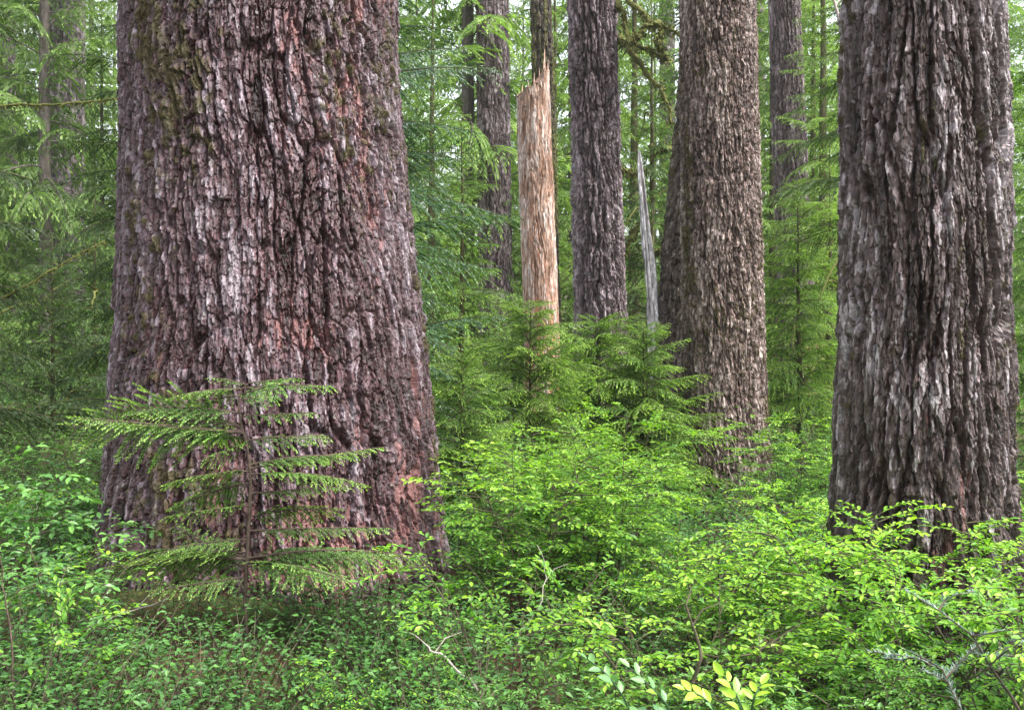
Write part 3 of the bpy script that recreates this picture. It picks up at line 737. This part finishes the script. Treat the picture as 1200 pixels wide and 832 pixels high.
# ------------------------------------------------------------------ far forest (one mass)
def far_forest(rng):
    gf, gt = Geo(), Geo()
    protos = []
    for k in range(5):
        a, b = hemlock(rg(200 + k), 17.0, .5, 95, 2.7, fine=2.5, droop=.2, lib=3, trunk_r=.16, topshape=.55)
        protos.append((a.merged(), b.merged()))
    spots = []
    for row, (Y, n) in enumerate([(30, 8), (37, 13), (45, 17), (55, 22)]):
        for i in range(n):
            x = (-.62 + 1.24 * (i + rng.uniform(.1, .9)) / n) * Y
            spots.append((x, Y + rng.uniform(-3, 3)))
    for x, Y in spots:
        (fv, fq, ft, fa), (tv, tq, tt, ta) = protos[rng.integers(5)]
        a = rng.uniform(0, 6.28); s = rng.uniform(.85, 1.35)
        A = np.array([[math.cos(a), -math.sin(a), 0], [math.sin(a), math.cos(a), 0], [0, 0, rng.uniform(1.25, 1.7)]]) * s
        o = np.array([x, Y, gz(x, Y)])
        gf.add(fv @ A.T + o, fq, ft, tint=np.clip(fa['tint'] + rng.normal(.1, .12), 0, 1))
        gt.add(tv @ A.T + o, tq, tt, **{k: v for k, v in ta.items()})
    me = gf.mesh('far_forest', M['far'])
    o = link('far_forest', me)
    tag(o, 'soft mass of pale green conifer foliage behind all the trunks', 'forest', kind='stuff')
    o2 = link('trunks', gt.mesh('far_trunks', M['bark_far'], True), o); o2['kind'] = 'stuff'


far_forest(rg(77))


# ------------------------------------------------------------------ broadleaf shrubs
def shrub(rng, H, W, nst, leafL, shape=LEAF_NEAR, dens=1.0, tb=0.0, rise=.12, wfac=.52):
    gl_, gs = Geo(), Geo()
    LP, LD, LU, LL, LT = [], [], [], [], []

    def twig(p, d, L, r, lev, tw):
        n = 6
        s = np.linspace(0, 1, n)
        d = norm(d)
        pts = p + d * (L * s)[:, None] + np.array([0, 0, 1]) * (L * (.06 * s - .20 * s ** 2))[:, None] + np.cumsum(rng.normal(0, .012 * L, (n, 3)), 0)
        tube(gs, pts, np.linspace(r, .0007, n), 4, cap=False)
        k = max(3, int(L / (leafL * .52) * dens))
        q = np.linspace(.18 if lev else .25, 1.0, k)
        pos = np.stack([np.interp(q, s, pts[:, c]) for c in range(3)], 1)
        dirx = np.gradient(pts, axis=0); dirx = norm(np.stack([np.interp(q, s, dirx[:, c]) for c in range(3)], 1))
        sg = np.where(np.arange(k) % 2, 1., -1.) * np.radians(rng.uniform(35, 65, k)); sg[-1] *= .2
        c, s_ = np.cos(sg), np.sin(sg)
        dd = np.stack([dirx[:, 0] * c - dirx[:, 1] * s_, dirx[:, 0] * s_ + dirx[:, 1] * c, dirx[:, 2] + rng.normal(-.08, .22, k)], 1)
        LP.append(pos); LD.append(dd)
        LU.append(norm(np.stack([rng.normal(0, .33, k), rng.normal(0, .33, k), np.ones(k)], 1)))
        LL.append(leafL * rng.uniform(.6, 1.25, k) * (.75 + .25 * np.sin(q * 3)))
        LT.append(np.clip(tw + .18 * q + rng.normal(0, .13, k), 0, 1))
        if lev < 1 and L > .14:
            for _ in range(int(L / .085)):
                f = rng.uniform(.2, .85)
                a = rng.choice([-1, 1]) * math.radians(rng.uniform(35, 60))
                dn = np.array([d[0] * math.cos(a) - d[1] * math.sin(a), d[0] * math.sin(a) + d[1] * math.cos(a), d[2] + rng.normal(0, .12)])
                twig(np.array([np.interp(f, s, pts[:, c]) for c in range(3)]), dn, L * rng.uniform(.3, .6), r * .6, lev + 1, tw)

    for k in range(nst):
        a = (k + rng.uniform(0, .8)) / nst * 6.28; out = W * rng.uniform(.35, 1.0); h = H * rng.uniform(.7, 1.05)
        s = np.linspace(0, 1, 12)
        P = np.stack([math.cos(a) * (.03 + out * s ** 1.5), math.sin(a) * (.03 + out * s ** 1.5), -.06 + h * (s - .12 * s ** 3)], 1) + np.cumsum(rng.normal(0, .014 * H, (12, 3)), 0) * s[:, None]
        r0 = rng.uniform(.0045, .008) * (H ** .5)
        tube(gs, P, np.linspace(r0, .0015, 12), 6)
        f = .28
        az = rng.uniform(0, 6.28)
        while f < 1.0:
            p = np.array([np.interp(f, s, P[:, c]) for c in range(3)])
            az += 2.6 + rng.normal(0, .5)
            d = np.array([math.cos(az) + .6 * math.cos(a), math.sin(az) + .6 * math.sin(a), rise * 2 + rng.normal(0, .15)])
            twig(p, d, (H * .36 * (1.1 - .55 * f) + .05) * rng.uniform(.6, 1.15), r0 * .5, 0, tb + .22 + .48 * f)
            f += .065 * rng.uniform(.7, 1.3) / max(H, .6)
        twig(P[-1], np.array([math.cos(a + .7), math.sin(a + .7), .45]), H * .17, .002, 1, tb + .60)
        twig(P[-2], np.array([math.cos(a - .9), math.sin(a - .9), .35]), H * .17, .002, 1, tb + .55)
    LL = np.concatenate(LL)
    leaves(gl_, np.concatenate(LP), np.concatenate(LD), np.concatenate(LU), LL, LL * wfac, np.concatenate(LT), shape)
    return gl_, gs


def make_shrub(label, px, Y, rng, mat, *a, name='leafy_shrub', group=None, cat='shrub', rz=0., **kw):
    f, s = shrub(rng, *a, **kw)
    x = (px - CX) / F * Y
    t = thing(name, label, cat, (x, Y, float(gz(x, Y))), group, rz)
    link('stem', s.mesh('shrub_stem', M['stem'], True), t)
    link('foliage', f.mesh('shrub_foliage', M[mat]), t)
    return t


G1 = 'berry shrubs in front of the trunks'
sh = {}
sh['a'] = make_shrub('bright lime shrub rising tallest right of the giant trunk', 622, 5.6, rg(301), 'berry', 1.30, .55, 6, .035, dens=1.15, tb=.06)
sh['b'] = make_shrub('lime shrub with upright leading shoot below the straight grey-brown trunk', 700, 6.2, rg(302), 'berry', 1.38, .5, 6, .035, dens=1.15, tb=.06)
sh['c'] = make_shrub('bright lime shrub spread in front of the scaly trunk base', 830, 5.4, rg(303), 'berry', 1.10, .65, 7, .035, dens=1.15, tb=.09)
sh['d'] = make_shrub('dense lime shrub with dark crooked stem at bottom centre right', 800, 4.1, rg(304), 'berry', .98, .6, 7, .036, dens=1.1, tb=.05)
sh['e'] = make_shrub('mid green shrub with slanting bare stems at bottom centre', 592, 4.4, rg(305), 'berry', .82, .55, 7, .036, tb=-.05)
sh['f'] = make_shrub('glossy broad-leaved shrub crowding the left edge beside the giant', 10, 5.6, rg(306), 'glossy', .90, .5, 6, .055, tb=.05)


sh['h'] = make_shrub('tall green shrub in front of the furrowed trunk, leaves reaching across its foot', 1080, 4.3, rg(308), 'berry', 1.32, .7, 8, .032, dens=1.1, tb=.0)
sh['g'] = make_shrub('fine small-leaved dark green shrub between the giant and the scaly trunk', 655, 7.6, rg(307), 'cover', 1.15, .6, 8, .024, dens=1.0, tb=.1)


def more(src, label, px, Y, sc, rz, group=None):
    x = (px - CX) / F * Y
    return dup(sh[src], (x, Y, float(gz(x, Y))), rz, sc, label, group)


more('b', 'light green shrub between the scaly trunk and the furrowed trunk', 945, 7.2, .74, 1.3)
more('a', 'lime shrub brushing the left edge of the furrowed trunk', 985, 4.9, 1.05, 2.2)
more('h', 'green shrub at right edge partly over the furrowed trunk', 1185, 4.35, 1.02, 2.8)
more('g', 'fine-leaved shrub low in front of silvery fir seedling', 985, 3.7, .75, 2.7)
more('c', 'yellow-green shrub at the foot of the leaning mossy trunk', 728, 7.4, .98, 5.2)
more('b', 'lime shrub with tall tips before the red snag and straight trunk', 650, 7.0, .84, 4.4)
more('g', 'fine small-leaved shrub in front of hemlock saplings by the leaning mossy trunk', 735, 8.6, 1.0, 1.0)
more('e', 'green shrub right under the hemlock sapling boughs beside the giant', 455, 3.9, .55, .4)
more('b', 'shrub beside the right foot of the scaly trunk near the bright hemlock', 925, 10.5, .95, 2.5)
more('e', 'low shrub at lower left corner with pale stem', 45, 3.9, .85, 5.0)
more('f', 'glossy shrub at lower left under the broad-leaved shrub', 75, 4.6, .75, 2.0)
more('c', 'shrub at the right border behind the furrowed trunk', 1230, 7.4, 1.0, 3.0)
more('d', 'pale shrub in shade left of the giant trunk', 60, 8.2, .9, 2.0)
more('g', 'fine-leaved shrub at bottom centre before the crooked stems', 680, 3.4, .62, 1.4)
more('e', 'leafy shrub at the bottom right corner under silvery boughs', 1165, 3.7, .85, 4.2)


more('g', 'fine-leaved shrub in the dark gap below the pale ghostly trunk', 95, 10.5, 1.1, 1.1)
more('f', 'glossy shrub in deep shade beside the left root of the giant', 105, 6.6, .85, 3.3)
more('g', 'fine-leaved shrub at the far left edge in front of shadowy hemlock', 15, 9.6, 1.15, 4.6)
more('g', 'fine-leaved shrub at the foot of the bright yellow-green young hemlock', 960, 12.0, 1.2, 2.0)


# ------------------------------------------------------------------ hemlock sapling in front of the giant
def sapling():
    rng = rg(404)
    Y = 4.75
    gf, gt = Geo(), Geo()
    bx = (291 - CX) / F * Y; bz = float(gz(bx, Y)); base = np.array([bx, Y, bz])
    pts = np.array([wp(*q, Y) for q in [(289, 790), (287, 700), (291, 620), (294, 560), (289, 520), (282, 495), (279, 470), (284, 455), (294, 447)]]) - base
    pts = np.concatenate([[[0, 0, -.1]], pts[pts[:, 2] > 0.02]])
    tube(gt, pts, np.linspace(.010, .0022, len(pts)), 8, tint=.4, red=0., moss=.5)
    S = [spray(l, rng, w_, .46, False, d, .28) for l in (.2, .32, .46, .62) for w_, d in ((.20, .03), (.36, .12), (.27, .18))]
    zf = lambda py: CAMZ - (py - CY) / F * Y - bz
    spec = [(449, .3, .26, .15), (451, 2.8, .22, .2), (455, .15, .40, .08), (456, 3.3, .28, .12), (462, 5.6, .30, .1), (464, 2.9, .36, .05), (470, .6, .30, .08),
            (484, 3.15, .52, .10), (488, .2, .32, .05), (500, 2.95, .78, .14), (508, 3.35, .72, .06), (514, 2.6, .55, .05), (516, .45, .36, .05), (522, 4.3, .36, .0),
            (545, .1, .58, .12), (552, 3.4, .46, .02), (556, 5.9, .52, .04), (565, 2.7, .44, .0), (578, .5, .40, .0), (592, 3.8, .36, .0), (605, .05, .44, .02),
            (622, .15, .66, .04), (632, 3.1, .50, .0), (648, 3.0, .76, .08), (654, 3.5, .70, .02), (655, .3, .76, .04), (660, 5.9, .60, .06), (668, 2.6, .66, .04), (676, 4.0, .40, .02)]
    spec = [(p_, a_ + rng.normal(0, .22), l_ * rng.uniform(.7, 1.12), e_ + rng.normal(.02, .10)) for p_, a_, l_, e_ in spec]
    spec += [(500, 3.02, .80, .13), (507, 3.3, .72, .06), (549, .12, .60, .12), (652, 2.95, .80, .08), (655, 3.35, .66, .05), (654, .3, .80, .07), (660, 5.8, .60, .06), (664, .7, .62, .04)]
    for py, a, L, el in spec:
        z = max(zf(py), .1)
        p = np.array([np.interp(z, pts[:, 2], pts[:, 0]), np.interp(z, pts[:, 2], pts[:, 1]), z])
        c = sorted(S, key=lambda q: abs(q['len'] - L))[:3]; sp = c[rng.integers(3)]
        place_spray(gf, gt, sp, p, a, el, L / sp['len'], rng.normal(0, .45), TWIGLET, rng.uniform(.15, .45), rng)
    t = thing('hemlock_sapling', 'feathery hemlock sapling with pale new tips standing before the giant trunk', 'sapling', base)
    link('trunk', gt.mesh('sapling_trunk', M['twig'], True), t)
    link('crown', gf.mesh('sapling_crown', M['sapling']), t)


sapling()


# ------------------------------------------------------------------ silvery fir seedling at lower right
def silver_fir():
    rng = rg(505); Y = 3.5
    gf, gt = Geo(), Geo()
    p0 = wp(1205, 850, Y); base = np.array([p0[0], Y, float(gz(p0[0], Y))])
    def arm(pts, r0, wide):
        P = np.array([wp(x, y, Y + dy) for x, y, dy in pts]) - base
        s = np.linspace(0, 1, len(P)); q = np.linspace(0, 1, 40)
        P = np.stack([np.interp(q, s, P[:, c]) for c in range(3)], 1)
        tube(gt, P, np.linspace(r0, .0015, 40), 5, tint=.5, red=0., moss=0.)
        d = norm(np.gradient(P, axis=0)); Ln = np.linalg.norm(np.diff(P, axis=0), axis=1).sum()
        n = int(Ln / .0026); f = np.sort(rng.uniform(.12, 1, n))
        pos = np.stack([np.interp(f, q, P[:, c]) for c in range(3)], 1); dd = norm(np.stack([np.interp(f, q, d[:, c]) for c in range(3)], 1))
        side = norm(np.cross(dd, np.array([0, 0, 1.]))) * np.where(rng.random(n) < .5, 1, -1)[:, None]
        D = dd * .55 + side * .8 + rng.normal(0, .2, (n, 3)) + np.array([0, 0, .15])
        leaves(gf, pos, D, norm(np.array([0, 0, 1.]) + rng.normal(0, .3, (n, 3))), rng.uniform(.017, .028, n), .0034, np.clip(.45 + rng.normal(0, .25, n), 0, 1), NEEDLE)
    stem = [(1205, 850, 0), (1185, 815, 0), (1160, 780, .0), (1140, 745, .02), (1100, 715, .06), (1062, 692, .1)]
    arm(stem, .006, .03)
    for pts in ([(1140, 745, .02), (1158, 742, 0), (1180, 738, -.03)], [(1135, 760, .02), (1150, 766, .0), (1200, 770, -.02)], [(1160, 780, 0), (1185, 752, .05), (1215, 735, .1)],
                [(1140, 860, -.1), (1118, 815, -.06), (1105, 785, -.02), (1072, 770, .02), (1018, 763, .08)], [(1105, 785, -.02), (1090, 775, -.06), (1058, 760, -.1)],
                [(1108, 795, -.02), (1125, 775, .05), (1150, 752, .1)], [(1112, 800, 0), (1095, 790, .05), (1080, 783, .1)], [(1160, 778, 0), (1175, 766, -.06), (1196, 752, -.12)],
                [(1100, 715, .06), (1110, 700, .1), (1142, 692, .16)], [(1072, 770, .02), (1055, 773, .08), (1038, 770, .12)]):
        arm(pts, .0035, .026)
    t = thing('fir_seedling', 'silvery blue-grey fir seedling sprawling in the lower right corner', 'seedling', base)
    link('trunk', gt.mesh('seedling_stem', M['twig'], True), t)
    link('crown', gf.mesh('seedling_needles', M['silver']), t)


silver_fir()


# ------------------------------------------------------------------ big pale leaves at the bottom edge
def big_leaves(label, base_px, shoots, Y, seed, tb):
    rng = rg(seed)
    gf, gs = Geo(), Geo()
    p0 = wp(base_px, 900, Y); base = np.array([p0[0], Y, float(gz(p0[0], Y))])
    for sh_ in shoots:
        tip = [wp(x, y, Y + dy) - base for x, y, dy in sh_]
        P = np.array([[0, 0, -.05], [tip[0][0] * .4, 0, max(tip[0][2] - .25, .03)]] + tip)
        q = np.linspace(0, 1, 24); s = np.linspace(0, 1, len(P))
        P = np.stack([np.interp(q, s, P[:, c]) for c in range(3)], 1)
        for _ in range(2): P[1:-1] = (P[:-2] + P[1:-1] * 2 + P[2:]) / 4
        tube(gs, P, np.linspace(.0045, .0015, 24), 6)
        d = norm(np.gradient(P, axis=0))
        k = 9; idx = np.linspace(9, 23, k).astype(int)
        pos = P[idx]; dd = d[idx]
        side = norm(np.cross(dd, np.array([0, -.35, 1.]))) * np.where(np.arange(k) % 2, 1, -1)[:, None]
        D = dd * .75 + side * .7 + rng.normal(0, .12, (k, 3)); D[-1] = dd[-1]
        L = rng.uniform(.030, .044, k); L[-2:] *= .9
        leaves(gf, pos, D, norm(np.array([0, -.55, 1.]) + rng.normal(0, .3, (k, 3))), L, L * .52, np.clip(tb + rng.normal(0, .22, k), 0, 1), LEAF_NEAR)
    t = thing('broadleaf_sprig', label, 'plant', base)
    link('stem', gs.mesh('sprig_stem', M['cover'], True), t)
    link('foliage', gf.mesh('sprig_leaves', M['bigleaf'], True), t)


big_leaves('pale mint broad-leaved sprig at the bottom edge, left one of two', 745, [[(740, 830, 0), (712, 790, .02), (688, 772, .04)], [(790, 836, 0), (765, 806, .0), (738, 782, .02)], [(800, 850, .05), (775, 838, .06), (748, 832, .08)]], 2.5, 601, .35)
big_leaves('yellow-green broad-leaved sprig at the bottom edge, right one of two', 850, [[(840, 832, 0), (822, 815, 0), (803, 808, .0)], [(870, 830, 0), (862, 812, .02), (848, 792, .04)], [(880, 835, .0), (884, 815, .0), (892, 802, .02)]], 2.35, 602, .95)


# ------------------------------------------------------------------ undergrowth, litter, fallen twigs
def undergrowth():
    rng = rg(700)
    g = Geo(); gs = Geo()
    n = 12000
    Y = np.concatenate([2.4 + 14 * rng.random(n) ** 1.5, rng.uniform(6.5, 30, 9500)]); n = len(Y); X = rng.uniform(-.58, .58, n) * (Y + .8)
    X = np.concatenate([X, rng.uniform(-2.6, -.1, 3000)]); Y = np.concatenate([Y, rng.uniform(2.7, 5.2, 3000)]); n = len(Y)
    left = np.exp(-((X + 1.5) / 1.25) ** 2 - ((Y - 4.6) / 1.4) ** 2)
    keep = rng.random(n) > left * .12
    # nothing grows inside the trunks
    for i_ in (il, ir, im):
        b = i_['base']; rr = float(i_['rad'](np.array(b[2] + .3)))
        keep &= np.hypot(X - b[0], Y - b[1]) > rr * 1.03
    X, Y = X[keep], Y[keep]; Z = gz(X, Y)
    clump = fbm(X * 1.6, Y * 1.6, 444, octv=2)
    ok = rng.random(len(X)) < np.clip(.75 + 1.1 * clump, .25, 1); X, Y, Z, clump = X[ok], Y[ok], Z[ok], clump[ok]
    hs = rng.uniform(.10, .52, len(X)) * np.clip(1 + 1.0 * clump, .5, 1.6) * np.where((X < -.4) & (Y < 6.5), .85, 1.0) * np.where(Y < 3.3, .7, 1) * np.where(Y > 12.5, 1.7, 1) * np.where((np.abs(X + 1.2) < 1.15) & (Y > 4.2) & (Y < 5.8), .55, 1)
    LP, LD, LU, LL, LT = [], [], [], [], []
    for x, y, z, h in zip(X, Y, Z, hs):
        a = rng.uniform(0, 6.28); s = np.linspace(0, 1, 4)
        out = h * rng.uniform(.3, 1.0)
        P = np.stack([x + math.cos(a) * out * s ** 1.6, y + math.sin(a) * out * s ** 1.6, z + h * s], 1)
        tube(gs, P, [.003, .0025, .002, .001], 3, cap=False)
        k = int(7 + h * 36)
        f = rng.uniform(.3, 1, k)
        c = np.stack([np.interp(f, s, P[:, q]) for q in range(3)], 1)
        aa = rng.uniform(0, 6.28, k); rad_ = rng.uniform(.01, .13, k) * (.5 + h)
        LP.append(c + np.stack([np.cos(aa) * rad_, np.sin(aa) * rad_, rng.normal(0, .02, k)], 1))
        LD.append(np.stack([np.cos(aa), np.sin(aa), rng.normal(-.05, .25, k)], 1))
        LU.append(np.stack([rng.normal(0, .35, k), rng.normal(0, .35, k), np.ones(k)], 1))
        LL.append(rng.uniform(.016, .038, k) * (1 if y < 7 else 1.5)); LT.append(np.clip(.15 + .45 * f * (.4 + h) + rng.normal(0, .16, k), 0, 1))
    L = np.concatenate(LL)
    leaves(g, np.concatenate(LP), np.concatenate(LD), norm(np.concatenate(LU)), L, L * .55, np.concatenate(LT), LEAF_MID)
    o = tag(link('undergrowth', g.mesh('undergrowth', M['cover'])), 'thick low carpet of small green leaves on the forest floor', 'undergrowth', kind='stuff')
    c = link('stems', gs.mesh('undergrowth_stems', M['stem']), o); c['kind'] = 'stuff'
    # needles, bark chips and old leaves
    n = 26000
    Y = 2.3 + 9 * rng.random(n) ** 1.4; X = rng.uniform(-.6, .6, n) * (Y + .6)
    a = rng.uniform(0, 6.28, n); g = Geo()
    leaves(g, np.stack([X, Y, gz(X, Y) + rng.uniform(.002, .02, n)], 1), np.stack([np.cos(a), np.sin(a), rng.normal(0, .18, n)], 1), norm(np.stack([rng.normal(0, .4, n), rng.normal(0, .4, n), np.ones(n)], 1)),
           rng.uniform(.012, .055, n), rng.uniform(.004, .016, n), rng.random(n), LEAF_MID)
    tag(link('leaf_litter', g.mesh('leaf_litter', M['litter'])), 'reddish brown needles and bark chips littering the ground', 'leaf litter', kind='stuff')
    # moss and fern fronds close to the ground on the left
    n = 7000
    Y = 3.0 + 4 * rng.random(n); X = rng.uniform(-.55, .05, n) * (Y + .3)
    a = rng.uniform(0, 6.28, n); g = Geo()
    leaves(g, np.stack([X, Y, gz(X, Y)], 1), np.stack([np.cos(a), np.sin(a), rng.uniform(.2, 1.2, n)], 1), norm(np.stack([rng.normal(0, .3, n), rng.normal(0, .3, n), np.ones(n)], 1)),
           rng.uniform(.02, .06, n), .006, rng.random(n), TWIGLET)
    tag(link('ground_moss', g.mesh('ground_moss', M['moss'])), 'olive moss sprigs on the ground round the giant trunk', 'moss', kind='stuff')


undergrowth()


def twig_thing(label, px, py, Y, pts, r, mat='deadwood', name='fallen_twig'):
    p = [wp(x, y, Y + dy) for x, y, dy in pts]
    base = p[0].copy()
    P = np.array(p) - base
    q = np.linspace(0, 1, 16); s = np.linspace(0, 1, len(P))
    P = np.stack([np.interp(q, s, P[:, c]) for c in range(3)], 1) + np.cumsum(R.normal(0, .004, (16, 3)), 0)
    g = Geo(); tube(g, P, np.linspace(r, r * .3, 16), 6)
    k = P[9]; tube(g, [k, k + np.array([.04, .02, .05]), k + np.array([.10, .03, .07])], [r * .5, r * .4, r * .2], 5)
    o = link(name, g.mesh(name, M[mat], True), loc=base)
    tag(o, label, 'twig')


twig_thing('pale dead twig lying on litter at the foot of the giant trunk', 0, 0, 4.6, [(95, 735, 0), (150, 715, .1), (200, 700, .2)], .006)
twig_thing('pale forked dead twig leaning among the shrubs below the giant', 0, 0, 4.0, [(560, 810, 0), (525, 770, .05), (492, 740, .1)], .006)
twig_thing('light bare stem twisting up inside the lime shrubs', 0, 0, 4.6, [(610, 735, 0), (632, 705, 0), (640, 680, .05), (628, 640, .1)], .0035)
twig_thing('dark crooked bare stem bending through the lime shrubs at bottom', 0, 0, 3.7, [(812, 800, 0), (826, 770, 0), (825, 745, .02), (806, 705, .05), (812, 680, .1)], .008, 'stem')
twig_thing('slanting dark bare stem branching off beside the crooked one', 0, 0, 3.8, [(815, 795, 0), (850, 775, 0), (895, 758, .05), (940, 735, .1)], .005, 'stem')
twig_thing('upright pale grey stem at the left edge of the clearing', 0, 0, 3.7, [(16, 835, 0), (18, 760, 0), (16, 700, .02), (8, 650, .05)], .0045, 'twig')
twig_thing('pale leaning bare pole above beside the furrowed trunk', 0, 0, 9.0, [(990, 60, 0), (984, 30, 0), (976, 0, 0), (968, -60, 0)], .02)

def haze(density=.0006):
    m, nt, out = nodes_of('forest_air')
    v = N(nt, 'ShaderNodeVolumePrincipled', Density=density, Anisotropy=.2); v.inputs['Color'].default_value = (.93, .97, .95, 1)
    nt.links.new(v.outputs[0], out.inputs['Volume'])
    x0, x1, y0, y1, z0, z1 = -180, 180, -20, 240, -3.0, 42
    V = [(x, y, z) for z in (z0, z1) for y in (y0, y1) for x in (x0, x1)]
    g = Geo(); g.add(V, [(0, 2, 3, 1), (4, 5, 7, 6), (0, 1, 5, 4), (2, 6, 7, 3), (0, 4, 6, 2), (1, 3, 7, 5)])
    tag(link('haze', g.mesh('haze', m)), 'thin pale forest air softening the far trees', 'haze', kind='stuff')


haze()

# ------------------------------------------------------------------ light, sky, camera
SUN_EL, SUN_AZ = math.radians(58), math.radians(68)       # azimuth measured from behind the eye towards the right
d = np.array([math.sin(SUN_AZ) * math.cos(SUN_EL), -math.cos(SUN_AZ) * math.cos(SUN_EL), math.sin(SUN_EL)])   # towards the sun
w = bpy.data.worlds.new('World'); SC.world = w; w.use_nodes = True
nt = w.node_tree
bg = nt.nodes['Background']; bg.inputs['Strength'].default_value = 0.11
sky = nt.nodes.new('ShaderNodeTexSky'); sky.sky_type = 'NISHITA'; sky.sun_disc = False
sky.sun_elevation = SUN_EL; sky.sun_rotation = math.atan2(d[0], d[1])
sky.air_density = 1.0; sky.dust_density = 3.0; sky.ozone_density = 1.0
hs = nt.nodes.new('ShaderNodeHueSaturation'); hs.inputs['Saturation'].default_value = 0.30; hs.inputs['Value'].default_value = 1.1
nt.links.new(sky.outputs[0], hs.inputs['Color']); nt.links.new(hs.outputs[0], bg.inputs['Color'])
ld = bpy.data.lights.new('sun', 'SUN'); ld.energy = 1.5; ld.angle = math.radians(24); ld.color = (1, .96, .9)
lo = bpy.data.objects.new('sun', ld); C.objects.link(lo)
from mathutils import Vector
lo.rotation_euler = Vector(d).to_track_quat('Z', 'Y').to_euler(); lo.location = (0, 0, 30)

cd = bpy.data.cameras.new('camera'); cam = bpy.data.objects.new('camera', cd); C.objects.link(cam)
cam.location = (0, 0, CAMZ); cam.rotation_euler = (math.pi / 2, 0, 0)
cd.sensor_width = 36; cd.lens = 36 * F / 1200; cd.clip_start = .05; cd.clip_end = 2000
SC.camera = cam
SC.view_settings.view_transform = 'Standard'; SC.view_settings.look = 'None'; SC.view_settings.gamma = 1
SC.view_settings.exposure = 2.25
SC.render.engine = 'CYCLES'
SC.cycles.use_denoising = True
SC.cycles.max_bounces = 8; SC.cycles.diffuse_bounces = 4; SC.cycles.glossy_bounces = 2; SC.cycles.transmission_bounces = 4
SC.cycles.use_adaptive_sampling = True
